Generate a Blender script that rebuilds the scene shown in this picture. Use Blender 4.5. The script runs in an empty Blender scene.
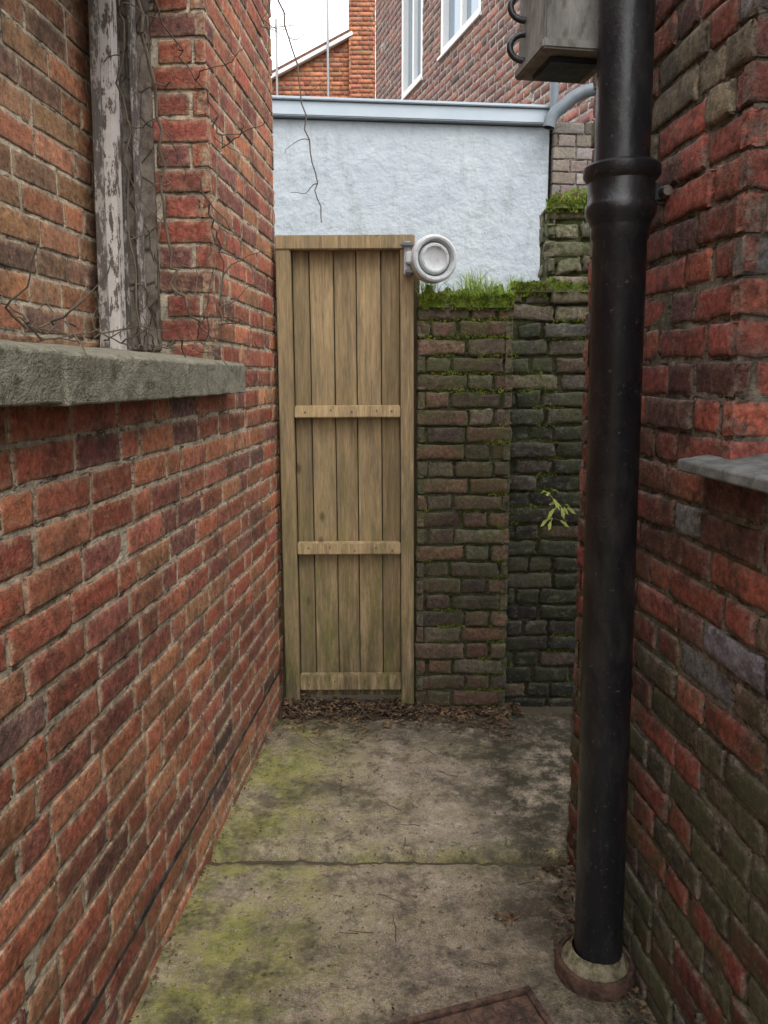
import bpy, bmesh, math, random
import numpy as np
from mathutils import Vector, Matrix, noise as mn
random.seed(7); rng=np.random.default_rng(11)
sc=bpy.context.scene
sc.view_settings.view_transform='Standard'; sc.view_settings.look='None'; sc.view_settings.exposure=0
D=bpy.data

# ------------------------------------------------------------------ helpers
def link(o,parent=None):
    sc.collection.objects.link(o)
    if parent: o.parent=parent
    return o
def empty(name):
    e=D.objects.new(name,None); e.empty_display_size=.1; return link(e)
def mesh_obj(name,V,F,mats=(),smooth=False,parent=None):
    m=D.meshes.new(name); m.from_pydata([tuple(v) for v in V],[],[tuple(f) for f in F])
    for x in mats: m.materials.append(x)
    if smooth: m.polygons.foreach_set('use_smooth',[True]*len(m.polygons))
    m.update()
    return link(D.objects.new(name,m),parent)
def box(name,c,s,mat,bev=.003,rot=None,parent=None,seg=2):
    bm=bmesh.new(); bmesh.ops.create_cube(bm,size=1)
    for v in bm.verts: v.co=Vector((v.co.x*s[0],v.co.y*s[1],v.co.z*s[2]))
    if bev>0: bmesh.ops.bevel(bm,geom=bm.edges[:],offset=bev,segments=seg,affect='EDGES')
    if rot is not None: bmesh.ops.transform(bm,matrix=rot,verts=bm.verts)
    bmesh.ops.translate(bm,vec=Vector(c),verts=bm.verts)
    m=D.meshes.new(name); bm.to_mesh(m); bm.free(); m.materials.append(mat)
    return link(D.objects.new(name,m),parent)
def lathe(name,prof,mat,axis='Z',n=48,loc=(0,0,0),parent=None,mtx=None):
    V=[];F=[]
    for r,h in prof:
        for i in range(n):
            a=2*math.pi*i/n
            p=Vector((r*math.cos(a),r*math.sin(a),h))
            if mtx is not None: p=mtx@p
            V.append(p+Vector(loc))
    for j in range(len(prof)-1):
        for i in range(n):
            k=(i+1)%n
            F.append((j*n+i,j*n+k,(j+1)*n+k,(j+1)*n+i))
    o=mesh_obj(name,V,F,[mat],True,parent)
    mod=o.modifiers.new('es','EDGE_SPLIT'); mod.split_angle=math.radians(40)
    return o
def tubes(name,paths,mat,parent=None):
    c=D.curves.new(name,'CURVE'); c.dimensions='3D'; c.bevel_depth=1; c.bevel_resolution=2
    for pts,r0,r1 in paths:
        s=c.splines.new('POLY'); s.points.add(len(pts)-1)
        for i,p in enumerate(pts):
            s.points[i].co=(p[0],p[1],p[2],1); s.points[i].radius=r0+(r1-r0)*i/max(1,len(pts)-1)
    c.materials.append(mat)
    return link(D.objects.new(name,c),parent)

# ------------------------------------------------------------------ material helpers
class M:
    def __init__(s,name,rough=.8,spec=.3):
        s.m=D.materials.new(name); s.m.use_nodes=True; s.nt=s.m.node_tree
        s.b=s.nt.nodes['Principled BSDF']; s.b.inputs['Roughness'].default_value=rough
        s.b.inputs['Specular IOR Level'].default_value=spec
        s.tc=s.nt.nodes.new('ShaderNodeTexCoord'); s.co=s.tc.outputs['Object']
        s.bumpin=None
    def n(s,t): return s.nt.nodes.new(t)
    def l(s,a,b): s.nt.links.new(a,b)
    def mapped(s,sc,loc=(0,0,0)):
        n=s.n('ShaderNodeMapping'); s.l(s.co,n.inputs[0]); n.inputs['Scale'].default_value=sc; n.inputs['Location'].default_value=loc
        return n.outputs[0]
    def noise(s,scale,detail=6,rough=.6,vec=None,dist=0):
        n=s.n('ShaderNodeTexNoise'); n.inputs['Scale'].default_value=scale; n.inputs['Detail'].default_value=min(detail,4)
        n.inputs['Roughness'].default_value=rough; n.inputs['Distortion'].default_value=dist
        s.l(vec if vec is not None else s.co,n.inputs['Vector']); return n.outputs['Fac']
    def vor(s,scale,vec=None,feat='F1'):
        n=s.n('ShaderNodeTexVoronoi'); n.feature=feat; n.inputs['Scale'].default_value=scale
        s.l(vec if vec is not None else s.co,n.inputs['Vector']); return n
    def rng(s,x,a,b,c=0.,d=1.):
        n=s.n('ShaderNodeMapRange'); n.clamp=True
        n.inputs[1].default_value=a;n.inputs[2].default_value=b;n.inputs[3].default_value=c;n.inputs[4].default_value=d
        s.l(x,n.inputs[0]); return n.outputs[0]
    def mth(s,op,a,b):
        n=s.n('ShaderNodeMath'); n.operation=op
        for i,x in enumerate((a,b)):
            if isinstance(x,(int,float)): n.inputs[i].default_value=x
            else: s.l(x,n.inputs[i])
        return n.outputs[0]
    def mix(s,f,a,b,mode='MIX'):
        n=s.n('ShaderNodeMix'); n.data_type='RGBA'; n.blend_type=mode
        for i,x in ((0,f),(6,a),(7,b)):
            if isinstance(x,(int,float)): n.inputs[i].default_value=x
            elif isinstance(x,tuple): n.inputs[i].default_value=(x[0],x[1],x[2],1)
            else: s.l(x,n.inputs[i])
        return n.outputs[2]
    def grey(s,v):
        n=s.n('ShaderNodeCombineColor')
        for i in range(3): s.l(v,n.inputs[i])
        return n.outputs[0]
    def sep(s):
        n=s.n('ShaderNodeSeparateXYZ'); s.l(s.co,n.inputs[0]); return n.outputs
    def attr(s,name,out='Color'):
        n=s.n('ShaderNodeAttribute'); n.attribute_name=name; return n.outputs[out]
    def color(s,c):
        if isinstance(c,tuple): s.b.inputs['Base Color'].default_value=(*c,1)
        else: s.l(c,s.b.inputs['Base Color'])
    def rough(s,r): s.l(r,s.b.inputs['Roughness'])
    def bump(s,h,dist,strength=1.):
        n=s.n('ShaderNodeBump'); n.inputs['Strength'].default_value=strength; n.inputs['Distance'].default_value=dist
        s.l(h,n.inputs['Height'])
        if s.bumpin is not None: s.l(s.bumpin,n.inputs['Normal'])
        s.bumpin=n.outputs[0]; s.l(s.bumpin,s.b.inputs['Normal'])

def weather(m,col,soot=.5,bloom=.3,bloomc=(.42,.36,.3),algae=0.,az=(0,1.5),algc=(.07,.10,.02),amin=.0,acut=(.45,.62),seed=0.,con=1.):
    f=m.noise(60,4,.78); col=m.mix(1.,col,m.grey(m.rng(f,.28,.72,1-.68*con,1+.68*con)),'MULTIPLY')
    if soot>0:
        k=m.noise(8,4,.78,m.mapped((1,1,1),(seed,3,1))); k=m.mth('MULTIPLY',m.rng(k,.48,.64),soot)
        col=m.mix(k,col,(.028,.023,.02))
    if bloom>0:
        k=m.noise(26,4,.8,m.mapped((1,1,1.4),(seed,9,4))); k=m.mth('MULTIPLY',m.rng(k,.53,.66),bloom)
        col=m.mix(k,col,bloomc)
    if algae>0:
        z=m.sep()[2]; g=m.rng(z,az[0],az[1],1.,amin)
        k=m.noise(5,4,.8,m.mapped((1,1,1),(seed,5,7))); k=m.rng(k,*acut)
        k=m.mth('MULTIPLY',m.mth('MULTIPLY',k,m.rng(f,.35,.6,1,.3)),m.mth('MULTIPLY',g,algae))
        col=m.mix(k,col,algc)
    return col
def brick_mat(name,smear=.6,smc=(.36,.30,.22),**kw):
    m=M(name,.8,.3); col=m.attr('bcol')
    if smear>0:
        k=m.mth('MULTIPLY',m.rng(m.attr('bcol','Alpha'),0.,1.,1,0),m.rng(m.noise(38,4,.7),.38,.58))
        col=m.mix(m.mth('MULTIPLY',k,smear),col,smc)
    col=weather(m,col,**kw); m.color(col)
    m.bump(m.noise(45,4,.74),.008,.85); m.bump(m.noise(230,3,.7),.003,.9)
    return m.m
def mortar_mat(name,c,**kw):
    m=M(name,.95,.1); col=m.mix(m.rng(m.noise(9,3,.6),.35,.65),c,tuple(x*.6 for x in c))
    kk_=m.rng(m.noise(14,4,.75,m.mapped((1,1,4),(2,2,2))),.54,.60); col=m.mix(m.mth('MULTIPLY',kk_,.85),col,tuple(x*.10 for x in c))
    col=weather(m,col,con=.7,**kw); m.color(col)
    m.bump(m.noise(70,4,.75),.008,.9)
    return m.m

# ------------------------------------------------------------------ brick wall builder
class Wall:
    def __init__(s): s.V=[];s.F=[];s.C=[];s.nv=0;s.MI=[];s.SM=[]
    def brick(s,P,u,n,a,b,v0,v1,col,jit,hi,bev):
        up=np.array((0,0,1.))
        du=rng.normal(0,jit*.3,2); dv=rng.normal(0,jit*.2,2)
        a+=du[0];b+=du[1];v0+=dv[0];v1+=dv[1]
        ro=rng.normal(0,jit*.25)
        if hi:
            e=.0045+bev
            k=max(1,int(round((b-a)/.045)))
            mid=list(np.linspace(a+.014,b-.014,k+1)) if b-a>.04 else [(a+b)/2]
            us=np.array([a,a,a+e]+mid+[b-e,b,b]); vs=np.array([v0,v0,v0+e,v0+.018,v1-.018,v1-e,v1,v1])
        else:
            us=np.array([a,a,b,b]); vs=np.array([v0,v0,v1,v1])
        nu,nvv=len(us),len(vs)
        U,Vv=np.meshgrid(us,vs)
        iu=np.minimum(np.arange(nu),nu-1-np.arange(nu)); iv=np.minimum(np.arange(nvv),nvv-1-np.arange(nvv))
        ring=np.minimum(iu[None,:],iv[:,None])
        base=rng.normal(0,jit*.45); tu=rng.normal(0,jit*.3); tv=rng.normal(0,jit*.2)
        Vv=Vv+ro*(U-(a+b)/2)/max(.05,b-a)*2
        Dp=base+tu*(U-(a+b)/2)/max(.05,b-a)*2+tv*(Vv-(v0+v1)/2)/.065*2
        if hi:
            Dp=Dp+rng.normal(0,jit*.10,Dp.shape)
            r1=np.where(ring==1,1,0); r2=np.where(ring==2,1,0)
            Dp=Dp-r1*(.0012+bev*.6+np.abs(rng.normal(0,jit*.34,Dp.shape)))-r2*np.abs(rng.normal(0,jit*.15,Dp.shape))
            U=U+r1*rng.normal(0,jit*.42,U.shape); Vv=Vv+r1*rng.normal(0,jit*.42,U.shape)
            for (ci,c2) in ((1,2),(nvv-2,nvv-3)):
                for (cj,d2) in ((1,2),(nu-2,nu-3)):
                    if rng.random()<.28: Dp[ci,cj]-=jit*2.4; Dp[c2,d2]-=jit*1.
        Dp=np.where(ring==0,-.03,Dp)
        pts=P[None,None,:]+U[...,None]*u+Vv[...,None]*up+Dp[...,None]*n
        s.V.append(pts.reshape(-1,3))
        idx=np.arange(nu*nvv).reshape(nvv,nu)+s.nv
        q=np.stack([idx[:-1,:-1],idx[:-1,1:],idx[1:,1:],idx[1:,:-1]],-1).reshape(-1,4)
        rm=np.minimum(np.minimum(ring[:-1,:-1],ring[:-1,1:]),np.minimum(ring[1:,1:],ring[1:,:-1])).ravel()
        if s.flip: q=q[:,::-1]
        s.F.append(q); s.MI+=[0]*len(q); s.SM+=list(rm>0)
        al=np.clip((ring-1)/2.,0,1).ravel() if hi else np.ones(nu*nvv)
        c=np.empty((nu*nvv,4)); c[:,:3]=col; c[:,3]=al; s.C.append(c); s.nv+=nu*nvv
    def quadbox(s,P,u,n,a,b,v0,v1,f,bk):
        up=np.array((0,0,1.)); c=[]
        for dd in (f,bk):
            for (x,y) in ((a,v0),(b,v0),(b,v1),(a,v1)): c.append(P+u*x+up*y+n*dd)
        s.V.append(np.array(c)); i=s.nv
        q=np.array([[0,1,2,3],[7,6,5,4],[0,4,5,1],[1,5,6,2],[2,6,7,3],[3,7,4,0]])+i
        if s.flip:q=q[:,::-1]
        s.F.append(q); s.MI+=[1]*6; s.SM+=[False]*6; s.C.append(np.ones((8,4))); s.nv+=8
    def panel(s,p0,u,n,L,H,pal,holes=(),jit=.004,rec=.007,thick=.2,pattern='SSSH',hi=True,row=.075,clip=None,ins=(.006,.006),core=True,jg=.010,bev=0.):
        P=np.array(p0,float); u=np.array((u[0],u[1],0.));u/=np.linalg.norm(u); n=np.array((n[0],n[1],0.));n/=np.linalg.norm(n)
        s.flip = np.cross(u,(0,0,1.)).dot(n)<0
        nr=int(round(H/row))
        def ivs(v):
            iv=[(0,L)]
            if clip: iv=[clip(v)]
            for h in holes:
                if h[2]<v<h[3]:
                    o=[]
                    for a,b in iv:
                        if h[1]<=a or h[0]>=b:o.append((a,b));continue
                        if h[0]>a:o.append((a,h[0]))
                        if h[1]<b:o.append((h[1],b))
                    iv=o
            return iv
        for r in range(nr):
            v=r*row+row/2; x=-rng.random()*.03
            seq=[]; k=(r*2)%len(pattern)
            off=(0.,.1125,.056,.17)[r%4] if pattern!='SH' else (0,.17)[r%2]
            x-=off; i=k
            while x<L:
                l=.225 if pattern[i%len(pattern)]=='S' else .1125
                if hi and rng.random()<.04: l=.17
                seq.append((x,x+l)); x+=l; i+=1
            for a0,b0 in ivs(v):
                for a,b in seq:
                    a=max(a,a0);b=min(b,b0)
                    if b-a<.03: continue
                    g0=0 if a==a0 else jg/2; g1=0 if b==b0 else jg/2
                    w=P+u*(a+b)/2+np.array((0,0,v))
                    s.brick(P,u,n,a+g0,b-g1,r*row+jg/2,(r+1)*row-jg/2,pal(w),jit,hi,bev)
        if core:
            cuts=sorted(set([0,H]+[h[2] for h in holes]+[h[3] for h in holes]))
            if clip: cuts=[i*row for i in range(nr+1)]
            cuts=[c for c in cuts if 0<=c<=H]
            for c0,c1 in zip(cuts[:-1],cuts[1:]):
                for a,b in ivs((c0+c1)/2):
                    s.quadbox(P,u,n,a+ins[0],b-ins[1],c0,c1,-rec,-thick)
    def make(s,name,bm_,mm_,parent=None):
        V=np.concatenate(s.V);F=np.concatenate(s.F);C=np.concatenate(s.C)
        m=D.meshes.new(name); m.vertices.add(len(V)); m.vertices.foreach_set('co',V.ravel())
        m.loops.add(len(F)*4); m.loops.foreach_set('vertex_index',F.ravel().astype(np.int32))
        m.polygons.add(len(F)); m.polygons.foreach_set('loop_start',np.arange(0,len(F)*4,4,dtype=np.int32))
        m.materials.append(bm_); m.materials.append(mm_)
        m.polygons.foreach_set('material_index',np.array(s.MI,dtype=np.int32))
        m.polygons.foreach_set('use_smooth',np.array(s.SM,dtype=bool))
        a=m.color_attributes.new('bcol','FLOAT_COLOR','POINT'); a.data.foreach_set('color',C.ravel())
        m.update(calc_edges=True)
        return link(D.objects.new(name,m),parent)

def pal(cols,wts,var=.18,grad=None):
    cols=[np.array(c) for c in cols]; w=np.array(wts)/sum(wts)
    def f(p):
        c=cols[rng.choice(len(cols),p=w)]*(1+rng.normal(0,var))
        c=c*(1+rng.normal(0,.05,3))
        if grad: c=grad(p,c)
        return np.clip(c,.006,.9)
    return f

# ------------------------------------------------------------------ world / sun / camera
w=D.worlds.new('World'); sc.world=w; w.use_nodes=True; nt=w.node_tree
bg=nt.nodes['Background']; sky=nt.nodes.new('ShaderNodeTexSky'); sky.sky_type='NISHITA'; sky.sun_disc=False
EL=math.radians(52); AZ=math.radians(150)
sky.sun_elevation=EL; sky.sun_rotation=AZ; sky.air_density=1.5; sky.dust_density=4
hs=nt.nodes.new('ShaderNodeHueSaturation'); hs.inputs['Saturation'].default_value=.2; hs.inputs['Value'].default_value=2.6
mx=nt.nodes.new('ShaderNodeMix'); mx.data_type='RGBA'; mx.inputs[0].default_value=.6; mx.inputs[7].default_value=(20.5,20.5,20.6,1)
nt.links.new(sky.outputs[0],hs.inputs['Color']); nt.links.new(hs.outputs[0],mx.inputs[6]); nt.links.new(mx.outputs[2],bg.inputs[0])
bg.inputs[1].default_value=.15
sd=Vector((math.sin(AZ)*math.cos(EL),math.cos(AZ)*math.cos(EL),math.sin(EL)))
sl=D.lights.new('sun','SUN'); sl.energy=1.5; sl.angle=math.radians(30); sl.color=(1,.95,.87)
so=link(D.objects.new('sun',sl)); so.rotation_euler=sd.to_track_quat('Z','Y').to_euler(); so.location=(0,0,20)
cd=D.cameras.new('camera'); cd.lens=36*780/1024; cd.sensor_width=36; cd.shift_y=-25/1024; cd.clip_start=.05; cd.clip_end=800
cam=link(D.objects.new('camera',cd)); cam.location=(0,0,1.5); cam.rotation_euler=(math.radians(82),0,0); sc.camera=cam

# ------------------------------------------------------------------ left wall
mL=brick_mat('red_brick',smear=.9,smc=(.40,.30,.20),soot=.55,bloom=.5,bloomc=(.38,.23,.15),algae=.55,az=(.2,1.6),algc=(.13,.115,.045),acut=(.47,.62))
moL=mortar_mat('buff_mortar',(.54,.47,.36),soot=.45,bloom=.2,algae=.35,az=(.1,1.5))
palL=pal([(.30,.085,.052),(.34,.125,.066),(.23,.072,.052),(.37,.16,.085),(.18,.066,.055),(.32,.10,.062),(.13,.065,.058)],[5,4.5,2.8,2.6,1.5,4,.7],.18)
palI=pal([(.25,.125,.07),(.31,.13,.065),(.20,.11,.07),(.29,.15,.08),(.16,.09,.065)],[3,3,2,2,1],.15)
uL=(.074,1); nL=(1,-.074)
def PL(Y,dep=0,z=0):
    nn=math.hypot(1,.074); return (-.721+.074*Y-dep/nn, Y+dep*.074/nn, z)
R=Matrix.Rotation(-math.atan(.074),4,'Z')
W=Wall()
kk=math.hypot(1,.074)
W.panel(PL(-1.2,0,-.04),uL,nL,4.65*kk,3.375,palL,holes=[(2.1*kk,3.70*kk,1.5,2.85)],jit=.0028,rec=.0040,thick=.36,jg=.0118)
W.panel(PL(2.5,0,1.46),(-1,.074),(-.074,-1),.17,1.35,pal([(.24,.07,.05),(.18,.075,.06),(.30,.085,.055)],[2,2,2],.15),jit=.003,pattern='SH',core=False)
W.panel(PL(3.45,0,-.04),(-1,.074),(.074,1),.36,3.375,palL,jit=.003,core=False)
W.panel(PL(.85,.33,1.46),uL,nL,1.70*kk,1.40,palI,jit=.0025,rec=.0035,thick=.06,pattern='SSSH')
lw=W.make('brick_wall',mL,moL)
mdp=M('damp_course_slate',.8,.3); mdp.color(mdp.mix(mdp.rng(mdp.noise(20,4,.7),.4,.6),(.010,.010,.011),(.06,.055,.05)))
V=[];F=[]
for i in range(121):
    y=-1.2+4.6*i/120; zc=.185+.0015*mn.noise(Vector((y*9,0,0)))
    for dep,dz in ((.02,-.0055),(-.0005+.002*mn.noise(Vector((y*15,3,0))),-.0055),(-.0005+.002*mn.noise(Vector((y*15,3,0))),.0055),(.02,.0055)):
        p=PL(y,dep,zc+dz*(1+.4*mn.noise(Vector((y*22,7,0))))); V.append(p)
    if i:
        a=4*(i-1)
        for j in range(3): F.append((a+j,a+j+1,a+j+5,a+j+4))
mesh_obj('damp_proof_course',V,F,[mdp.m],False,lw)

# stone sill
ms=M('weathered_stone',.9,.2)
c=m_c=ms.mix(ms.rng(ms.noise(12,7,.7),.3,.7),(.14,.135,.10),(.24,.23,.18))
c=ms.mix(ms.rng(ms.noise(30,8,.75),.50,.64),c,(.06,.065,.032)); c=ms.mix(ms.mth('MULTIPLY',ms.rng(ms.noise(240,3,.7),.4,.62),.5),c,(.33,.31,.25))
ms.color(c); ms.bump(ms.noise(25,8,.75),.012,.8); ms.bump(ms.noise(200,4,.7),.004,.8)
def sill(name,Ys,prof,PF,mat,nseg=14,parent=None,jit=.0015):
    V=[];F=[];n=len(prof)
    ys=np.linspace(Ys[0],Ys[1],nseg+1)
    for y in ys:
        for (dep,z) in prof:
            p=PF(y,dep,z); V.append((p[0]+random.gauss(0,jit),p[1],p[2]+random.gauss(0,jit)))
    for i in range(nseg):
        for j in range(n):
            k=(j+1)%n; F.append((i*n+j,i*n+k,(i+1)*n+k,(i+1)*n+j))
    F.append(tuple(range(n))); F.append(tuple(reversed(range(nseg*n,nseg*n+n))))
    o=mesh_obj(name,V,F,[mat],False,parent)
    bm=bmesh.new(); bm.from_mesh(o.data); bmesh.ops.recalc_face_normals(bm,faces=bm.faces); bm.to_mesh(o.data); bm.free()
    b=o.modifiers.new('b','BEVEL'); b.width=.004; b.segments=2; b.limit_method='ANGLE'; b.angle_limit=.5
    return o
sp=empty('stone_window_sill')
prof=[(-.06,1.455),(-.06,1.500),(-.06,1.545),(-.05,1.552),(.10,1.575),(.36,1.59),(.36,1.455)]
sill('sill_stone_near',(.8,1.371),prof,PL,ms.m,14,sp,.001); sill('sill_stone_far',(1.388,2.64),[(d-.003,z-.006) for d,z in prof],PL,ms.m,30,sp,.001)

# old window frame (peeling paint)
def paint(name,lo,hi,wd=((.06,.045,.035),(.20,.16,.13)),pt=((.66,.63,.60),(.42,.38,.36))):
    mp=M(name,.7,.3); st=mp.mapped((1,1,.35)); k=mp.rng(mp.noise(38,8,.78,st),lo,hi)
    wood=mp.mix(mp.noise(60,5,.7,mp.mapped((3,3,.2))),*wd)
    mp.color(mp.mix(k,mp.mix(mp.noise(20,5),*pt),wood)); mp.bump(k,.003,-1); mp.bump(mp.noise(120,5,.7,st),.003,.6); return mp
mp=paint('peeling_paint',.51,.56); mg=paint('mostly_bare_paint',.43,.50,((.045,.038,.034),(.19,.165,.145)),((.42,.39,.36),(.30,.27,.25)))
mce=M('cracked_render',.9,.2); cr=mce.vor(14,mce.mapped((1,1,.6)),'DISTANCE_TO_EDGE'); ck=mce.rng(cr.outputs['Distance'],.0,.035,1,0)
c=mce.mix(mce.rng(mce.noise(18,4,.75),.38,.62),(.22,.19,.16),(.10,.08,.065)); mce.color(mce.mix(ck,c,(.025,.02,.017))); mce.bump(ck,.006,-1); mce.bump(mce.noise(60,4,.75),.006,.8)
wf=empty('old_window_frame')
pl=PL
box('jamb_render',pl(2.480,.235,2.19),(.14,.032,1.22),mce.m,.006,R,wf)
box('jamb_lining',pl(2.468,.285,2.19),(.07,.03,1.22),mg.m,.004,R,wf)
box('jamb_bead',pl(2.450,.205,2.19),(.018,.03,1.22),mg.m,.004,R,wf)
Rl=Matrix.Rotation(math.radians(.8),4,'Y')@R
box('painted_stile',pl(2.40,.272,2.19),(.058,.055,1.24),mp.m,.005,Rl,wf)
box('painted_stile_edge',pl(2.362,.285,2.19),(.025,.02,1.24),mg.m,.003,Rl,wf)
box('head_rail',pl(1.70,.29,2.78),(.06,1.5,.06),mp.m,.004,R,wf)

# ------------------------------------------------------------------ right wall
mR=brick_mat('old_red_brick',smear=.8,smc=(.20,.165,.13),soot=.75,bloom=.5,bloomc=(.27,.19,.15),algae=1.,az=(.35,1.5),algc=(.07,.078,.03),amin=.13,acut=(.44,.58),seed=4.)
moR=mortar_mat('dark_mortar',(.24,.21,.165),soot=.7,bloom=.15,algae=.8,az=(.2,1.8),amin=.25)
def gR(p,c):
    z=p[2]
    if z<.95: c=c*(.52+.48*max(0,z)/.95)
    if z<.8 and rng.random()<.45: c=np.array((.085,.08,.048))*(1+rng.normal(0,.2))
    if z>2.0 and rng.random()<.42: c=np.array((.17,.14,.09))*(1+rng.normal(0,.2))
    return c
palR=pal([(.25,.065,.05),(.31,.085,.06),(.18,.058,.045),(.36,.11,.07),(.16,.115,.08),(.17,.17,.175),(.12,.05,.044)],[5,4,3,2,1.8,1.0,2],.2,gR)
def PR(Y,dep=0,z=0):
    nn=math.hypot(1,.09); return (.79-.09*Y+dep/nn, Y+dep*.09/nn, z)
kr=math.hypot(1,.09)
W=Wall()
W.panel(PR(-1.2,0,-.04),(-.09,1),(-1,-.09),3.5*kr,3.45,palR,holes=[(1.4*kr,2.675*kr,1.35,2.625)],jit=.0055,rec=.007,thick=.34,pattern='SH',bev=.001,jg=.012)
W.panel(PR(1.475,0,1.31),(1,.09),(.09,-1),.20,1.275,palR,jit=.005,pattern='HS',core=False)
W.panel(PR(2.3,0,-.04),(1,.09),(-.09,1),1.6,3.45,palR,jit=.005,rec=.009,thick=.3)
W.make('brick_wall',mR,moR)
msl=M('slate',.75,.35); msl.color(msl.mix(msl.rng(msl.noise(20,7,.75),.35,.65),(.09,.10,.095),(.24,.245,.235))); msl.bump(msl.noise(40,7,.7),.004,.7)
sill('slate_window_sill',(.15,1.568),[(-.06,1.314),(-.06,1.337),(.20,1.375),(.20,1.35),(.0,1.314)],PR,msl.m,14,None,.0006)
mwp=M('white_upvc',.4,.4); mwp.color(mwp.mix(mwp.noise(15,5),(.75,.75,.74),(.62,.62,.60)))
mgl=M('window_glass',.06,.6); mgl.color((.05,.07,.08))
wr=empty('casement_window'); RR=Matrix.Rotation(math.atan(.09),4,'Z')
box('glass',PR(.84,.215,1.97),(.01,1.2,1.2),mgl.m,0,RR,wr)
for nm,y,z,sy,sz in (('stile_near',.235,1.965,.06,1.2),('stile_far',1.44,1.965,.06,1.2),('rail_bottom',.84,1.40,1.15,.06),('rail_top',.84,2.54,1.15,.06),('mullion',.84,1.97,.05,1.08)):
    box(nm,PR(y,.19,z),(.05,sy,sz),mwp.m,.004,RR,wr)

# ------------------------------------------------------------------ pillar + back wall
mP=brick_mat('mossy_brick',smear=.8,smc=(.12,.115,.07),soot=.5,bloom=.42,bloomc=(.20,.165,.13),algae=1.,az=(2.3,.4),algc=(.065,.095,.02),amin=.4,acut=(.43,.58),seed=2.)
moP=mortar_mat('mossy_mortar',(.09,.08,.055),soot=.6,bloom=.3,bloomc=(.22,.20,.16),algae=1.,az=(2.1,.3),amin=.5,algc=(.05,.085,.015),acut=(.4,.55))
palP=pal([(.105,.07,.052),(.14,.08,.058),(.075,.056,.045),(.155,.085,.06),(.12,.10,.075)],[4,3,3,1.6,2],.2)
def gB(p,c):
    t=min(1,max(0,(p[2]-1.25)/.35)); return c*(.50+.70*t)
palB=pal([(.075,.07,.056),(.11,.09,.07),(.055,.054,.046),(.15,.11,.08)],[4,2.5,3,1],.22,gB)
W=Wall()
W.panel((.145,3.38,-.06),(1,0),(0,-1),.405,1.875,palP,jit=.0065,rec=.011,thick=.3,pattern='SH',bev=.0015,jg=.012)
W.panel((.145,3.38,-.06),(0,1),(-1,0),.3,1.875,palP,jit=.005,core=False,pattern='HS')
W.panel((.55,3.38,-.06),(0,1),(1,0),.12,1.875,palP,jit=.005,core=False,pattern='H')
W.make('brick_pillar',mP,moP)
mB=brick_mat('damp_brick',smear=.7,smc=(.10,.10,.07),soot=.5,bloom=.55,bloomc=(.20,.195,.165),algae=1.,az=(2.3,.3),algc=(.06,.085,.022),amin=.42,acut=(.44,.60),seed=8.)
palK=pal([(.20,.18,.12),(.15,.14,.09),(.24,.21,.15)],[2,2,1],.2)
W=Wall()
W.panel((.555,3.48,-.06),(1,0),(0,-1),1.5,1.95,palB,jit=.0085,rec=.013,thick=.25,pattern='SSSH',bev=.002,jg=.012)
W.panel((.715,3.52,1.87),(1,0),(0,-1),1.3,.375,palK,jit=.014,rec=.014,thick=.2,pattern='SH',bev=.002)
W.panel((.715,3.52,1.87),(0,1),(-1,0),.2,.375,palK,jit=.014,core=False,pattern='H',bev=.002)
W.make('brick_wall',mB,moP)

# moss caps
mm=M('moss',1.,.1); cc=mm.mix(mm.rng(mm.noise(30,6,.7),.35,.65),(.035,.05,.012),(.16,.23,.035)); cc=mm.mix(mm.rng(mm.noise(14,5),.5,.62),cc,(.07,.055,.035)); mm.color(cc); mm.bump(mm.noise(140,6,.75),.012,1)
def lump(name,x0,x1,y0,y1,z,h,n=40,parent=None):
    V=[];F=[];ny=18
    for j in range(ny+1):
        for i in range(n+1):
            x=x0+(x1-x0)*i/n;y=y0+(y1-y0)*j/ny
            e=min(i,n-i,j*2,(ny-j)*2)/4; e=min(1,e)
            hh=h*(.25+max(0,mn.noise(Vector((x*13,y*13,z)))+.45)+.35*mn.noise(Vector((x*45,y*45,3))))*e-.02*(1-e)
            V.append((x+.006*mn.noise(Vector((x*30,y*30,9))),y-.012*(1-e)*mn.noise(Vector((x*20,5,1))),z+hh))
    for j in range(ny):
        for i in range(n): a=j*(n+1)+i;F.append((a,a+1,a+n+2,a+n+1))
    return mesh_obj(name,V,F,[mm.m],True,parent)
mo=empty('moss_clumps')
lump('pillar_moss',.14,.555,3.370,3.68,1.812,.065,parent=mo); lump('wall_moss',.55,1.2,3.470,3.73,1.886,.045,n=60,parent=mo); lump('stack_moss',.71,1.3,3.505,3.72,2.243,.055,n=60,parent=mo)
mgr=M('grass_blade',.6,.3); mgr.color(mgr.mix(mgr.noise(25,3),(.16,.28,.04),(.36,.46,.13)))
def blades(name,spots,mat,parent=None):
    V=[];F=[]
    for (x,y,z,h,w_) in spots:
        a=random.random()*6.28; b=random.random()*6.28; lean=random.random()*h*.9
        dx,dy=math.cos(a)*w_,math.sin(a)*w_; i=len(V)
        for t,wd in ((0,1),(.5,.8),(.85,.4),(1,.02)):
            cx=x+math.cos(b)*lean*t*t;cy=y+math.sin(b)*lean*t*t;cz=z+h*(t-.25*t*t*lean/h)
            V+= [(cx-dx*wd,cy-dy*wd,cz),(cx+dx*wd,cy+dy*wd,cz)]
        for q in range(3): F.append((i+2*q,i+2*q+1,i+2*q+3,i+2*q+2))
    return mesh_obj(name,V,F,[mat],False,parent)
sp_=[]
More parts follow.
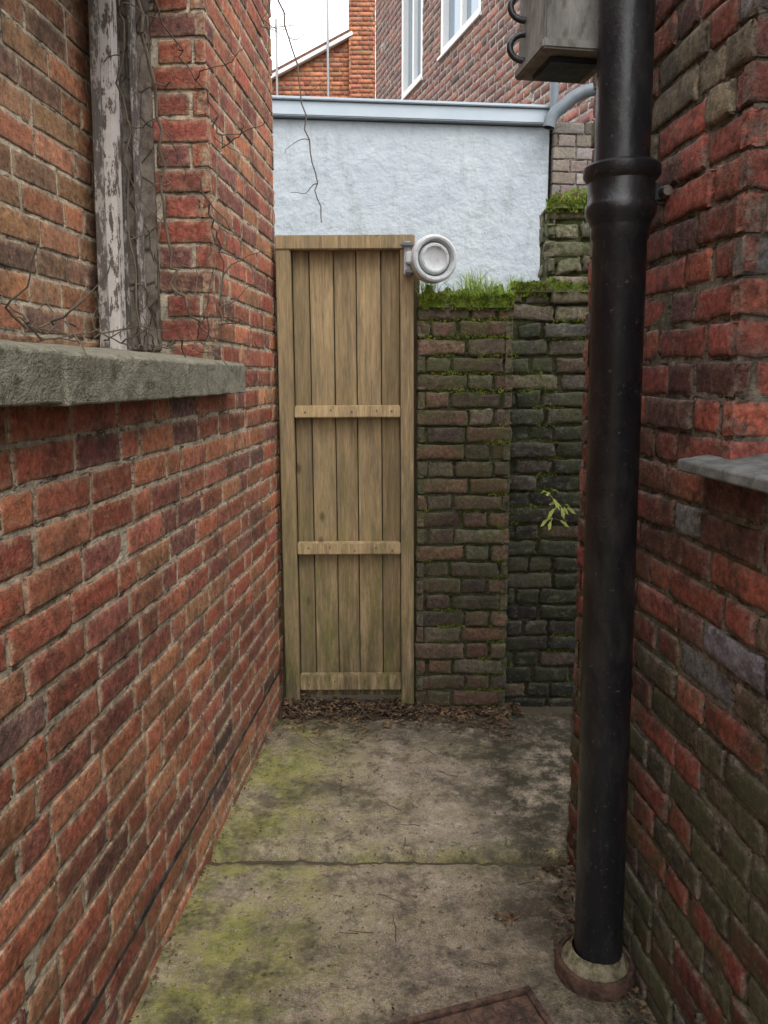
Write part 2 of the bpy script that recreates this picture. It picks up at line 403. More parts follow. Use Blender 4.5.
for (gx,gs,gn,gh) in ((.19,.020,110,.14),(.30,.03,80,.08),(.385,.035,210,.16),(.46,.025,130,.12),(.53,.03,100,.08),(.60,.03,70,.07),(.67,.03,50,.05)):
    for _ in range(gn):
        x=max(.15,random.gauss(gx,gs)); sp_.append((x,(3.41 if x<.55 else 3.51)+abs(random.gauss(0,.05)),1.83 if x<.55 else 1.89,gh*random.uniform(.3,1.0),.0018))
for _ in range(160): sp_.append((random.uniform(.56,1.1),random.uniform(3.5,3.7),1.90,random.uniform(.01,.04),.0014))
blades('grass_tuft',sp_,mgr.m)
sp_=[]
mms=M('moss_fuzz',.9,.1); mms.color(mms.mix(mms.rng(mms.noise(20,4),.35,.65),(.05,.09,.012),(.24,.30,.04)))
def dens(x,s): return mn.noise(Vector((x*16,s,0)))>-.15
for _ in range(14000):
    r=random.random()
    if r<.45:
        x=random.uniform(.15,.55); 
        if dens(x,1): sp_.append((x,3.37+abs(random.gauss(0,.03)),1.825+random.uniform(-.045,.022),random.uniform(.004,.016),.0022))
    elif r<.75:
        x=random.uniform(.56,1.0)
        if dens(x,2): sp_.append((x,3.47+abs(random.gauss(0,.03)),1.89+random.uniform(-.045,.018),random.uniform(.004,.016),.0022))
    else:
        x=random.uniform(.71,1.0)
        sp_.append((x,3.505+abs(random.gauss(0,.04)),2.25+random.uniform(-.045,.022),random.uniform(.004,.018),.0022))
for _ in range(15000):
    x=random.uniform(.15,1.0); r=random.randint(0,24); zz=-.06+.075*r+random.gauss(.002,.006)
    if zz<.02: continue
    k=mn.noise(Vector((x*5,zz*5,6)))+.38*max(0,zz-1.35)-(.10 if .4<zz<1.2 else 0)
    if abs(x-.53)<.03: k+=.22
    if k<.12: continue
    y=3.378 if x<.55 else 3.478
    sp_.append((x,y+.003,zz,random.uniform(.003,.009),.0022))
blades('moss_fuzz',sp_,mms.m,mo)

# ------------------------------------------------------------------ gate
mwd=M('pine_boards',.75,.25)
stv=mwd.mapped((1,1,.06)); g1=mwd.noise(70,6,.65,stv,.6); g2=mwd.noise(260,4,.6,stv)
c=mwd.mix(1.,mwd.attr('bcol'),mwd.grey(mwd.rng(g1,.3,.7,.62,1.25)),'MULTIPLY'); c=mwd.mix(1.,c,mwd.grey(mwd.rng(g2,.3,.7,.82,1.14)),'MULTIPLY')
kv=mwd.vor(1,mwd.mapped((9,3,4.6),(.3,0,.2))); kn=mwd.rng(kv.outputs['Distance'],.06,.15,1,0); c=mwd.mix(mwd.mth('MULTIPLY',kn,.75),c,(.08,.04,.018))
z=mwd.sep()[2]; 
gz=mwd.mth('MULTIPLY',mwd.rng(z,1.3,.25,.12,.75),mwd.rng(mwd.noise(7,6,.75,mwd.mapped((2,1,.6))),.44,.62)); c=mwd.mix(gz,c,(.14,.15,.04))
c=mwd.mix(mwd.mth('MULTIPLY',mwd.rng(mwd.noise(5,6,.78,mwd.mapped((3,1,.5),(3,1,1))),.48,.64),.5),c,(.12,.105,.075))
ds=mwd.mth('MULTIPLY',mwd.rng(z,.55,.05,0,.8),mwd.rng(mwd.noise(9,6,.75,mwd.mapped((3,1,.35),(5,1,1))),.40,.60)); c=mwd.mix(ds,c,(.055,.05,.028))
mwd.color(c); mwd.bump(g1,.002,.6); mwd.bump(g2,.0009,.7)
gate=empty('wooden_gate')
def plank(name,c,s,col,bev=.003,rot=None,par=None):
    o=box(name,c,s,mwd.m,bev,rot,par or gate); a=o.data.color_attributes.new('bcol','FLOAT_COLOR','POINT')
    a.data.foreach_set('color',np.tile(np.array([*col,1.]),(len(o.data.vertices),1)).ravel()); return o
Y0=3.395
T=(.40,.295,.165)
def vt(k): return tuple(x*k for x in T)
plank('stile_left',(-.412,Y0,1.035),(.062,.045,2.02),vt(.80),.004)
plank('stile_right',(.108,Y0,1.035),(.056,.045,2.02),vt(.88),.004)
plank('rail_top',(-.152,Y0-.003,2.06),(.586,.05,.058),vt(.82),.004)
plank('rail_upper',(-.15,Y0+.002,1.354),(.456,.045,.052),vt(1.3),.004)
plank('rail_lower',(-.15,Y0+.002,.750),(.456,.045,.052),vt(1.25),.004)
plank('rail_bottom',(-.15,Y0+.002,.130),(.456,.045,.070),vt(1.2),.004)
bx=-.380; ws=[.072,.104,.096,.106,.082]
edges=[]
for i,bw in enumerate(ws):
    plank('board_%d'%(i+1),(bx+bw/2,Y0+.037+(.004 if i%2 else 0),1.06),(bw-.005,.018,2.02),vt([.66,.98,.82,1.04,.74][i]),.003); bx+=bw; edges.append(bx)
for i,e in enumerate([-.380]+edges):
    plank('gap_shade_strip_%d'%(i+1),(e,Y0+.0545,1.055),(.03,.012,2.0),vt(.10),.001)  # near-black strips behind the boards, painting the gaps as shade
mtx=Matrix.Translation((-.15,0,0))@Matrix.Rotation(math.radians(-.35),4,'Y')@Matrix.Translation((.15,0,0)); gate.matrix_world=mtx
gpo=empty('gate_side_shade')  # added dark uprights standing in for shade in the gaps beside the gate
plank('side_shade_left',(-.452,3.495,1.02),(.060,.07,2.06),vt(.22),.004,None,gpo)
plank('side_shade_right',(.130,3.505,1.0),(.05,.07,2.02),vt(.35),.004,None,gpo)
mst=M('rusty_steel',.5,.5); mst.b.inputs['Metallic'].default_value=.8; mst.color(mst.mix(mst.noise(60,5),(.25,.24,.22),(.12,.06,.03)))
for z in (1.354,.75,.13):
    for xx in (-.33,-.23,-.13,-.03,.05):
        lathe('screw',[(0,.0),(.0035,0),(.004,.002)],mst.m,n=10,loc=(xx+random.uniform(-.01,.01),Y0-.0225,z+random.uniform(-.01,.01)),parent=gate,mtx=Matrix.Rotation(math.radians(90),4,'X'))

# ------------------------------------------------------------------ clothesline reel
mpl=M('grey_plastic',.4,.4); c=mpl.mix(mpl.noise(25,6,.7),(.47,.50,.53),(.58,.61,.62)); c=mpl.mix(mpl.mth('MULTIPLY',mpl.rng(mpl.noise(60,6,.7),.52,.66),.45),c,(.20,.21,.17)); mpl.color(c)
mpd=M('dark_grey_plastic',.45,.4); mpd.color((.14,.15,.16))
reel=empty('retractable_clothesline_reel')
mx_=Matrix.Rotation(math.radians(14),4,'Z')@Matrix.Rotation(math.radians(90),4,'X')
rc=(.205,3.33,1.985)
pf=[(0,-.045),(.085,-.045),(.094,-.038),(.097,-.02),(.097,.018),(.094,.028),(.086,.032),(.078,.030),(.072,.018),(.069,.010)]
lathe('housing',pf,mpl.m,loc=rc,parent=reel,mtx=mx_,n=64)
lathe('groove',[(.0695,.010),(.064,.010)],mpd.m,loc=rc,parent=reel,mtx=mx_,n=64)
lathe('centre_dome',[(.065,.008),(.063,.020),(.057,.026),(.050,.026),(.044,.020),(.02,.016),(0,.015)],mpl.m,loc=rc,parent=reel,mtx=mx_,n=64)
box('bracket_plate',(.098,3.358,1.992),(.030,.024,.135),mpl.m,.004,None,reel)
box('bracket_arm',(.115,3.335,1.99),(.05,.05,.05),mpl.m,.006,None,reel)
box('bracket_jaw',(.095,3.334,2.045),(.055,.03,.016),mpd.m,.004,None,reel)
box('bracket_jaw_low',(.105,3.334,1.935),(.035,.03,.016),mpd.m,.004,None,reel)

# ------------------------------------------------------------------ soil pipe
mk=M('black_paint',.4,.5)
k=mk.rng(mk.noise(14,8,.75,mk.mapped((1,1,.4))),.48,.68); c=mk.mix(mk.mth('MULTIPLY',k,.5),(.010,.011,.014),(.050,.048,.044)); 
k2=mk.rng(mk.noise(90,6,.85),.62,.67); c=mk.mix(mk.mth('MULTIPLY',k2,.6),c,(.17,.15,.12)); mk.color(c); mk.rough(mk.rng(mk.noise(9,7,.7),.3,.7,.22,.5)); mk.bump(mk.noise(24,6,.65),.0035,.6)
pipe=empty('soil_pipe')
r=.059
prof=[(r,.02),(r,1.80),(r+.004,1.805),(r+.004,1.83),(r+.006,1.835),(r+.016,1.855),(r+.018,1.865),(r+.018,1.876),(r+.013,1.882),(r+.013,1.925),(r+.018,1.93),(r+.024,1.938),(r+.024,1.956),(r+.018,1.962),(r+.004,1.964),(r,1.967),(r,3.7)]
lathe('pipe',prof,mk.m,parent=pipe,n=64)
box('bracket_ear_back',(.085,0.02,1.905),(.06,.03,.045),mk.m,.008,None,pipe)
lathe('ear_bolt',[(0,.022),(.010,.022),(.013,.018),(.014,0)],mst.m,n=16,loc=(.098,.004,1.905),parent=pipe,mtx=Matrix.Rotation(math.radians(90),4,'X'))
box('bracket_ear_front',(-.005,.06,1.905),(.05,.03,.04),mk.m,.008,None,pipe)
pipe.location=(.5445,1.80,0); pipe.rotation_euler=(0,math.radians(-.6),0)
mt=M('clay_collar',.85,.2); c=mt.mix(mt.rng(mt.noise(25,7,.75),.38,.62),(.035,.024,.018),(.13,.075,.055)); mt.color(c); mt.bump(mt.noise(60,6,.7),.006,.8)
mcem=M('cement',.95,.1); mcem.color(mcem.mix(mcem.rng(mcem.noise(30,7,.75),.38,.62),(.10,.09,.05),(.32,.28,.19))); mcem.bump(mcem.noise(90,6,.7),.010,.9)
gul=empty('clay_drain_collar')
lathe('rim',[(.099,-.03),(.100,.028),(.097,.038),(.090,.041),(.085,.038),(.083,.02)],mt.m,parent=gul)
lathe('cement_fillet',[(.087,.030),(.078,.042),(.066,.060),(.058,.066)],mcem.m,parent=gul)
gul.location=(.537,1.80,0)

# grey box up right
mgb=M('grey_weathered_box',.75,.3); c=mgb.mix(mgb.rng(mgb.noise(20,7,.7,mgb.mapped((1,1,.3))),.35,.65),(.14,.135,.125),(.30,.29,.27)); c=mgb.mix(mgb.mth('MULTIPLY',mgb.rng(mgb.noise(50,7,.7,mgb.mapped((1,1,.4))),.52,.66),.6),c,(.09,.07,.055)); mgb.color(c); mgb.bump(mgb.noise(50,6,.7),.002,.5)
ub=empty('wall_utility_box'); RB=Matrix.Rotation(math.radians(9),4,'Z')
box('casing',(.427,1.960,2.395),(.170,.185,.34),mgb.m,.004,RB,ub)
box('base_lip',(.427,1.957,2.235),(.184,.200,.022),mgb.m,.004,RB,ub)
box('base_inset',(.427,1.957,2.218),(.12,.12,.014),mk.m,.003,RB,ub)
box('wall_bracket',(.565,1.985,2.36),(.13,.05,.05),mk.m,.004,None,ub)
for zz in (2.28,2.37):
    pts=[(.335-.035*math.sin(t),1.99,zz+.03*math.cos(t)) for t in np.linspace(0,math.pi,10)]
    tubes('hook',[(pts,.008,.008)],mk.m,ub)

# ------------------------------------------------------------------ white wall + coping
mwh=M('white_render',.85,.25)
c=mwh.mix(mwh.rng(mwh.noise(3,7,.7),.3,.7),(.29,.33,.37),(.37,.41,.44)); z=mwh.sep()[2]
c=mwh.mix(mwh.mth('MULTIPLY',mwh.rng(mwh.noise(6,8,.78,mwh.mapped((2,2,.5))),.50,.70),.5),c,(.21,.235,.24)); mwh.color(c)
mwh.bump(mwh.noise(11,4,.6),.030,.6); mwh.bump(mwh.noise(55,3,.5),.004,.6)
Rw=Matrix.Rotation(math.atan(.1),4,'Z'); 
def WW(s,off=0,z=0):
    kx=math.hypot(1,.1); return (s/kx-off*.1/kx, 5.03+.1*s/kx+off/kx, z)
ww=empty('white_rendered_wall')
box('wall_face',WW(-.78,.10,1.52),(3.64,.2,3.05),mwh.m,.004,Rw,ww)
mco=M('coping_paint',.5,.4); mco.color(mco.mix(mco.noise(8,6),(.27,.33,.39),(.37,.42,.46))); 
box('coping_fascia',WW(-.775,.08,3.093),(3.66,.27,.085),mco.m,.006,Rw,ww)
box('coping_cap',WW(-.775,.08,3.145),(3.68,.31,.018),mco.m,.004,Rw,ww)
mpg=M('grey_gutter_plastic',.45,.4); mpg.color(mpg.mix(mpg.noise(20,5),(.08,.10,.12),(.13,.15,.17)))
gp=empty('gutter_downpipe')
tubes('elbow',[([(1.00,4.99,3.00),(1.01,4.99,3.05),(1.04,4.99,3.09),(1.09,4.98,3.13),(1.14,4.98,3.17),(1.2,4.97,3.20),(1.5,4.95,3.26)],.038,.038)],mpg.m,gp)
tubes('outlet',[([(1.035,5.03,3.08),(1.035,5.03,3.28)],.028,.028)],mpg.m,gp)

mH=brick_mat('brown_brick',smear=0,soot=.15,bloom=.2,bloomc=(.34,.26,.22),algae=0,con=.6); moH=mortar_mat('pale_mortar',(.42,.38,.35),soot=.1,bloom=0)
W=Wall()
W.panel((1.055,5.11,0),(1,.1),(.1,-1),1.5,3.075,pal([(.16,.13,.115),(.20,.165,.145),(.12,.10,.09)],[2,2,1],.15),jit=.003,hi=True,thick=.15)
W.make('brick_wall',mH,mortar_mat('grey_mortar',(.20,.19,.17),soot=.3,bloom=0))

# ------------------------------------------------------------------ brick house (oblique)
hs_=empty('brick_house')
palH=pal([(.20,.095,.075),(.25,.11,.08),(.155,.08,.065),(.28,.125,.09),(.13,.08,.07)],[4,3,3,1.5,1.5],.13)
kh=math.hypot(1,.294)
def PH(Y,dep=0,z=0): return (2.924-.294*Y+dep/kh, Y+dep*.294/kh, z)
W=Wall()
hY=5.35
W.panel(PH(hY),(-.294,1),(-1,-.294),(10.3-hY)*kh,7.2,palH,holes=[((7.14-hY)*kh,(8.1-hY)*kh,4.575,5.85),((8.6-hY)*kh,(9.3-hY)*kh,4.575,5.85)],hi=False,jit=.0010,rec=.0012,thick=.3,pattern='SH',jg=.018)
W.panel(PH(10.3),(1,.294),(-.294,1),3,7.2,palH,hi=False,jit=.0025,thick=.3,pattern='SH')
W.panel(PH(hY),(1,.294),(.294,-1),3,7.2,palH,hi=False,jit=.0025,thick=.3,pattern='SH')
W.make('walls',mH,moH,hs_)
RH=Matrix.Rotation(math.atan(.294),4,'Z')
mgs=M('sky_reflection_glass',.05,.8); mgs.color((.22,.29,.36)); mgs.b.inputs['Metallic'].default_value=.3  # pale blue base colour paints the reflected sky into the panes
for a,b in ((7.14,8.1),(8.6,9.3)):
    cY=(a+b)/2; wd=(b-a)*kh
    box('window_glass',PH(cY,.07,5.21),(.01,wd,1.27),mgs.m,0,RH,hs_)
    for Y_ in (a+.035,b-.035): box('window_stile',PH(Y_,.04,5.212),(.07,.065,1.27),mwp.m,.004,RH,hs_)
    box('window_mullion',PH(cY,.045,5.212),(.05,.05,1.14),mwp.m,.004,RH,hs_)
    box('window_rail_low',PH(cY,.04,4.615),(.068,wd-.13,.065),mwp.m,.004,RH,hs_)
    box('window_rail_top',PH(cY,.04,5.81),(.068,wd-.13,.065),mwp.m,.004,RH,hs_)
    box('window_sill',PH(cY,.035,4.562),(.12,wd+.04,.03),mwp.m,.004,RH,hs_)
mrf=M('roof_tiles',.85,.2); mrf.color(mrf.mix(mrf.noise(12,5),(.10,.05,.04),(.18,.09,.06))); v=mrf.n('ShaderNodeTexWave'); v.inputs['Scale'].default_value=3; mrf.l(mrf.co,v.inputs[0]); mrf.bump(v.outputs['Fac'],.03,.6)
p=[PH(hY-.2,-.3,7.15),PH(10.5,-.3,7.15),PH(10.5,2.0,8.9),PH(hY-.2,2.0,8.9),PH(10.5,4.2,7.15),PH(hY-.2,4.2,7.15)]
mesh_obj('roof',p,[(0,1,2,3),(3,2,4,5)],[mrf.m],False,hs_)

# orange gable house
h2=empty('brick_house')
mO=brick_mat('orange_brick',smear=0,soot=.15,bloom=.15,algae=0,con=.6); moO=mortar_mat('lime_mortar',(.36,.31,.24),soot=.1,bloom=0)
palO=pal([(.34,.125,.06),(.40,.155,.075),(.27,.09,.05),(.37,.14,.08)],[3,3,2,2],.14)
W=Wall()
def clipf(v): 
    xr=(v-6.25)/.50 if v>6.25 else 0
    return (min(3.5,max(0,1.7+xr)) if v>6.25 else 0, 3.55)
W.panel((-4.1,14,0),(1,0),(0,-1),3.55,7.2,palO,hi=False,jit=.003,thick=.3,pattern='SH',clip=clipf,jg=.012)
W.panel((-.585,13.9,0),(1,0),(0,-1),.435,9.3,palO,hi=False,jit=.003,thick=.5,pattern='SH',jg=.012)
W.panel((-.585,13.9,0),(0,1),(-1,0),.5,9.3,palO,hi=False,jit=.003,core=False,pattern='SH',jg=.012)
W.panel((-.15,13.9,0),(0,1),(1,0),.5,9.3,palO,hi=False,jit=.003,core=False,pattern='SH',jg=.012)
W.make('walls_and_chimney',mO,moO,h2)
Rb=Matrix.Rotation(-math.atan(.50),4,'Y')
box('verge_board',(-1.55,13.93,6.66),(2.3,.10,.06),mwp.m,.004,Rb,h2)
box('roof_slab',(-1.55,16.0,6.72),(2.35,4.2,.06),mrf.m,.004,Rb,h2)
for r_ in range(3): box('chimney_course_%d'%r_,(-.3675,14.15,9.0+.08*r_),(.50+.04*r_,.56+.04*r_,.07),mO,.004,None,h2)
box('gable_window',(-1.15,13.98,5.75),(.35,.05,.5),mwp.m,.004,None,h2)
mme=M('galvanised_metal',.45,.5); mme.b.inputs['Metallic'].default_value=.7; mme.color(mme.mix(mme.noise(10),(.20,.20,.21),(.32,.32,.33)))
an=empty('tv_antenna'); ax,ay=-.93,13.8
tubes('mast',[([(ax,ay,5.6),(ax,ay,9.6)],.022,.018)],mme.m,an)
tubes('boom',[([(ax-.5,ay,9.3),(ax+.5,ay,9.3)],.010,.010)]+[([(ax-.45+.15*i,ay-.25,9.3),(ax-.45+.15*i,ay+.25,9.3)],.006,.006) for i in range(7)],mme.m,an)
an=empty('tv_antenna'); ax=-1.78
tubes('mast',[([(ax,ay,5.6),(ax,ay,7.35)],.02,.018)],mme.m,an)
tubes('boom',[([(ax-.3,ay,7.2),(ax+.3,ay,7.25)],.008,.008)]+[([(ax-.25+.12*i,ay-.2,7.2+.01*i),(ax-.25+.12*i,ay+.2,7.2+.01*i)],.005,.005) for i in range(5)],mme.m,an)

# ------------------------------------------------------------------ ground
mgd=M('earth',.95,.1); mgd.color(mgd.mix(mgd.noise(3,8,.7),(.06,.05,.035),(.12,.10,.07))); mgd.bump(mgd.noise(30,8,.7),.02,.7)
mesh_obj('ground',[(-300,-300,-.03),(300,-300,-.03),(300,300,-.03),(-300,300,-.03)],[(0,1,2,3)],[mgd.m])
mc=M('mossy_concrete',.85,.3)
c=mc.mix(mc.rng(mc.noise(5,8,.78),.36,.64),(.50,.41,.30),(.27,.22,.155))
v=mc.vor(150); c=mc.mix(mc.mth('MULTIPLY',mc.rng(v.outputs['Distance'],.15,.5,1,0),.5),c,mc.mix(.6,v.outputs['Color'],(.56,.46,.34)))
c=mc.mix(1.,c,mc.grey(mc.rng(mc.noise(300,3,.8),.3,.7,.45,1.5)),'MULTIPLY')
nb=mc.noise(40,8,.8); c=mc.mix(1.,c,mc.grey(mc.rng(nb,.3,.7,.55,1.4)),'MULTIPLY')
X,Yc,_z=mc.sep()
gm=mc.mth('MULTIPLY',mc.rng(X,.04,-.36,0,1),mc.rng(mc.noise(4,8,.8,mc.mapped((1,1,1),(7,0,0))),.36,.56))
nj=mc.mth('ABSOLUTE',mc.mth('SUBTRACT',Yc,2.28),0); gj=mc.mth('MULTIPLY',mc.rng(nj,.0,.12,.9,0),mc.rng(mc.noise(9,6,.7),.38,.6))
gm2=mc.mth('MULTIPLY',mc.rng(mc.noise(3.2,8,.8,mc.mapped((1,1,1),(1,4,0))),.53,.68),.4)
g=mc.mth('MAXIMUM',mc.mth('MAXIMUM',gm,gj),gm2); g=mc.mth('MULTIPLY',g,mc.rng(mc.noise(70,6,.8),.34,.58,.3,1))
c=mc.mix(g,c,mc.mix(mc.rng(mc.noise(11,5),.35,.65),(.15,.17,.03),(.38,.37,.08)))
dk=mc.mth('MULTIPLY',mc.rng(mc.noise(4.5,9,.84,mc.mapped((1,1,1),(3,9,0))),.48,.62),.7); c=mc.mix(dk,c,(.075,.06,.045))
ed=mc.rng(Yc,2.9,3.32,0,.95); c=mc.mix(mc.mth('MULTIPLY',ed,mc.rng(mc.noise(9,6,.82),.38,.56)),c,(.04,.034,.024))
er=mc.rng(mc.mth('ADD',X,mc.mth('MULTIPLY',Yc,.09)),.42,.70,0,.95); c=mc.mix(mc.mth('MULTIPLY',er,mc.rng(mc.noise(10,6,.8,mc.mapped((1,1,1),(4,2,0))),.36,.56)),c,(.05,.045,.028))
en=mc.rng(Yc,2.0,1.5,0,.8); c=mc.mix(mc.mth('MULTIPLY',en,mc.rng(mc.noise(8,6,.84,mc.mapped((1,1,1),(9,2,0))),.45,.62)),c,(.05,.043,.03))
sp2=mc.rng(mc.noise(30,7,.85,mc.mapped((1,1,1),(5,5,0))),.58,.64); c=mc.mix(mc.mth('MULTIPLY',sp2,.75),c,(.04,.034,.025))
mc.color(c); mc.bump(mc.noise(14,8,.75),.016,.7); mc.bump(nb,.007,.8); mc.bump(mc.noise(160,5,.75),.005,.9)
path=empty('concrete_path')
def slab(name,x0,x1,y0,y1,z,hole=None):
    nx=int((x1-x0)/.018);ny=int((y1-y0)/.018);V=[];F=[]
    for j in range(ny+1):
        for i in range(nx+1):
            x=x0+(x1-x0)*i/nx;y=y0+(y1-y0)*j/ny
            e=min(j,ny-j); zz=z+.006*mn.noise(Vector((x*2.5,y*2.5,z)))+.0025*mn.noise(Vector((x*14,y*14,2)))
            if e==0: zz-=.03
            if e in(0,1): y+=.016*mn.noise(Vector((x*8,y*2,4)))+.012*mn.noise(Vector((x*40,y,1)))
            if e==1: zz-=.004+.008*abs(mn.noise(Vector((x*20,3,3))))
            V.append((x,y,zz))
    for j in range(ny):
        for i in range(nx): a=j*(nx+1)+i;F.append((a,a+1,a+nx+2,a+nx+1))
    return mesh_obj(name,V,F,[mc.m],True,path)
slab('slab_near',-.95,2.2,-1.6,2.262,.0); slab('slab_far',-.95,2.2,2.294,3.36,-.002)

# manhole
mmh=M('rusty_iron',.7,.5); mmh.color(mmh.mix(mmh.rng(mmh.noise(30,8,.78),.40,.60),(.045,.028,.022),(.17,.095,.065))); mmh.bump(mmh.noise(80,7,.7),.005,.9)
mh=empty('manhole_cover')
box('frame',(0,0,.002),(.46,.40,.012),mmh.m,.003,None,mh)
for nm,c_,s_ in (('rim_back',(0,.192,.011),(.46,.016,.014)),('rim_front',(0,-.192,.011),(.46,.016,.014)),('rim_right',(.222,0,.011),(.016,.366,.014)),('rim_left',(-.222,0,.011),(.016,.366,.014))): box(nm,c_,s_,mmh.m,.002,None,mh)
box('plate',(0,0,.010),(.418,.358,.010),mmh.m,.003,None,mh)
for i in range(13):
    for j in range(11):
        if (i+j)%2==0: box('stud',(-.186+.031*i,-.155+.031*j,.017),(.022,.022,.006),mmh.m,.0015,None,mh,1)
ang=math.radians(18); ca,sa=math.cos(ang),math.sin(ang)
cx=.357-(.23*ca-.20*sa); cy=1.732-(.23*sa+.20*ca); mh.location=(cx,cy,.001); mh.rotation_euler=(0,0,ang)

# ------------------------------------------------------------------ debris
mlf=M('dead_leaf',.8,.2); mlf.color(mlf.mix(mlf.rng(mlf.noise(30,3),.35,.65),(.03,.02,.013),(.24,.155,.09)))
V=[];F=[]
def leaf(x,y,z,s):
    a=random.random()*6.28; i=len(V); t=random.uniform(-.9,.9)
    out=[(0,-1),(.45,-.4),(.5,.2),(0,1),(-.5,.2),(-.45,-.4)]
    for px,py in out:
        q=(px*math.cos(a)-py*math.sin(a),px*math.sin(a)+py*math.cos(a)); V.append((x+q[0]*s,y+q[1]*s,z+abs(px)*s*.6+py*s*t*.5+random.random()*s*.2))
    F.append((i,i+1,i+2,i+3));F.append((i,i+3,i+4,i+5))
def mound(x,y):
    f=min(1,max(0,(.26-x)/.14)); return max(0,(.055-(abs(y-3.38))*.45)*f*(.55+.9*mn.noise(Vector((x*7,y*7,0)))+.4*mn.noise(Vector((x*30,y*30,0)))))
mdm=M('dark_soil',.95,.1); mdm.color(mdm.mix(mdm.noise(60,5,.7),(.025,.018,.012),(.08,.06,.042))); mdm.bump(mdm.noise(90,5,.7),.01,1)
nx,ny=50,20; V2=[];F2=[]
for j in range(ny+1):
    for i in range(nx+1):
        x=-.47+.75*i/nx;y=3.24+.27*j/ny; V2.append((x,y,mound(x,y)-.009+.008*mn.noise(Vector((x*40,y*40,0)))))
for j in range(ny):
    for i in range(nx): a=j*(nx+1)+i;F2.append((a,a+1,a+nx+2,a+nx+1))
lit=empty('leaf_litter')
mesh_obj('soil_mound',V2,F2,[mdm.m],True,lit)
for _ in range(2600):
    x=random.uniform(-.45,.62); k=mn.noise(Vector((x*5,1,2)))
    y=3.42-abs(random.gauss(0,.075+.13*max(0,k+.3)))
    if mn.noise(Vector((x*9,y*9,5)))<-.12 and y<3.3: continue
    leaf(x,y,.003+mound(x,y)+random.random()*.010*max(0,1-(3.37-y)/.15),random.uniform(.003,.014))
for _ in range(260): leaf(random.uniform(-.45,.5),random.uniform(1.6,3.3),.004,random.uniform(.002,.007))
for _ in range(110): leaf(.345+random.gauss(0,.02),1.99+random.gauss(0,.014),.003,random.uniform(.003,.008))
for _ in range(330):
    y=random.uniform(1.5,2.3); leaf(PR(y)[0]-abs(random.gauss(0,.06))-.01,y,.006,random.uniform(.003,.010))
for _ in range(150):
    y=random.uniform(1.4,3.3); leaf(PL(y)[0]+abs(random.gauss(0,.014))+.005,y,.006,random.uniform(.003,.008))
mesh_obj('leaves',V,F,[mlf.m],False,lit)
mtw=M('twig',.85,.2); mtw.color(mtw.mix(mtw.noise(20,4),(.05,.035,.025),(.15,.12,.09)))
ps=[]
for q_ in range(150):
    if q_>34: x,y=random.uniform(-.42,.55),3.38-abs(random.gauss(0,.14))
    else: x,y=random.uniform(-.4,.5),random.uniform(1.6,3.2)
    a=random.random()*6.28;l=random.uniform(.02,.11); pts=[]
    for t in range(5):
        pts.append((x,y,.006+mound(x,y)+random.random()*.005)); x+=math.cos(a)*l/4;y+=math.sin(a)*l/4;a+=random.gauss(0,.2)
    ps.append((pts,.0016,.0008))
tubes('fallen_twigs',ps,mtw.m)

# ------------------------------------------------------------------ dead vines
def wander(p,d,n,step,jit,grav=0):
    p=Vector(p);d=Vector(d).normalized();o=[tuple(p)]
    for _ in range(n):
        d=(d+Vector((random.gauss(0,jit),random.gauss(0,jit),random.gauss(0,jit)-grav))).normalized(); p=p+d*step;o.append(tuple(p))
    return o
random.seed(21)
mvn=M('vine_stem',.85,.2); mvn.color(mvn.mix(mvn.noise(20,4),(.05,.038,.03),(.17,.14,.105)))
ps=[]
def lerp(pts,n=5,j=.006):
    o=[]
    for a,b in zip(pts[:-1],pts[1:]):
        for k in range(n):
            t=k/n; o.append(tuple(a[i]+(b[i]-a[i])*t+random.gauss(0,j) for i in range(3)))
    o.append(pts[-1]); return o
Yv=3.2
main=lerp([(-.47,Yv,3.15),(-.40,Yv,2.92),(-.34,Yv,2.70),(-.30,Yv-.02,2.45),(-.26,Yv-.03,2.25),(-.245,Yv-.03,2.10)],5,.004)
ps.append((main,.0040,.0020))
for i in (4,8,12,16,20): ps.append((wander(main[i],(random.choice([-1,1]),0,-.5),8,.016,.35,.1),.0020,.0009))
ps.append((lerp([(-.46,Yv,3.05),(-.40,Yv-.05,3.04),(-.36,Yv,2.98),(-.37,Yv,2.86)],5,.006),.0025,.0012))
ps.append((lerp([(-.47,3.1,3.12),(-.44,3.1,2.95),(-.43,3.1,2.80),(-.44,3.1,2.66)],5,.007),.003,.0012))
for _ in range(7): ps.append((wander((-.46,3.1+random.uniform(-.2,.2),random.uniform(2.75,3.15)),(.8,0,random.uniform(-.6,.5)),12,.016,.3,.08),.002,.0008))
m1=lerp([PL(2.30,.16,2.75),PL(2.33,.12,2.45),PL(2.36,.10,2.2),PL(2.38,.10,1.95),PL(2.40,.08,1.78),PL(2.36,.03,1.70),PL(2.44,-.01,1.62)],6,.007); ps.append((m1,.0055,.003))
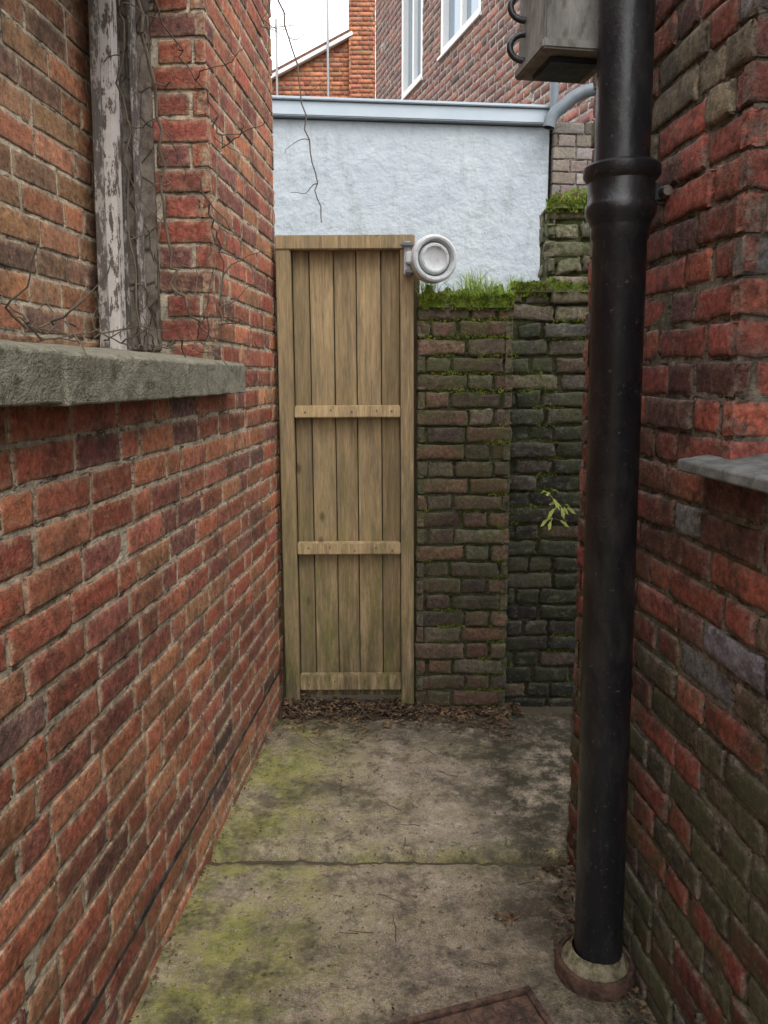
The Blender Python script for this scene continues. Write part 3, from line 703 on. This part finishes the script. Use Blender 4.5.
m2=lerp([PL(2.2,.2,2.75),PL(2.28,.17,2.5),PL(2.34,.2,2.25),PL(2.36,.2,1.9),PL(2.30,.15,1.6)],6,.008); ps.append((m2,.004,.0025))
m3=lerp([PL(1.9,.25,2.8),PL(2.05,.22,2.65),PL(2.25,.12,2.58),PL(2.42,.05,2.45),PL(2.52,-.015,2.30),PL(2.60,-.015,2.22)],6,.008); ps.append((m3,.004,.0015))
m4=lerp([PL(2.46,.02,2.1),PL(2.50,-.01,1.98),PL(2.56,-.012,1.90),PL(2.58,-.012,1.74),PL(2.50,-.02,1.66),PL(2.40,0,1.61)],6,.006); ps.append((m4,.003,.0015))
for mm_ in (m1,m2,m3,m4):
    for i in range(3,len(mm_),3):
        ps.append((wander(mm_[i],(random.uniform(-.2,.8),random.uniform(-1,1),random.uniform(-.6,.6)),12,.018,.3,.03),.0022,.0008))
for _ in range(26):
    p=PL(random.uniform(1.4,2.45),random.uniform(-.03,.28),1.585+random.random()*.02); ps.append((wander(p,(random.gauss(0,.4),random.gauss(0,1),.12),10,.02,.25,.02),.0024,.001))
tubes('dead_vine',ps,mvn.m)

# small fern on back wall
mfn=M('fern_leaf',.55,.3); mfn.color(mfn.mix(mfn.noise(30,3),(.26,.34,.06),(.45,.50,.13)))
V=[];F=[]; random.seed(5)
for base,nf in ((Vector((.735,3.46,.985)),5),(Vector((.79,3.46,.93)),8),(Vector((.76,3.46,.87)),4)):
  for f in range(nf):
    a=random.uniform(-1.3,1.3); L=random.uniform(.03,.08); up=random.uniform(-.5,1.1)
    d=Vector((math.sin(a)*1.1,-.45,up)).normalized(); side=d.cross(Vector((0,-1,.2))).normalized()
    for t in range(10):
        q=t/9; c_=base+d*L*q+Vector((0,0,-.035*q*q)); wdt=.0012+(.0085*math.sin(math.pi*min(1,max(0,(q-.45)/.55)))*(1.2 if t%2 else .7) if q>.45 else 0)
        i=len(V); V+=[c_-side*wdt,c_+side*wdt+Vector((0,0,.002))]
        if t: F.append((i-2,i-1,i+1,i))
mesh_obj('wall_fern',V,F,[mfn.m],True)
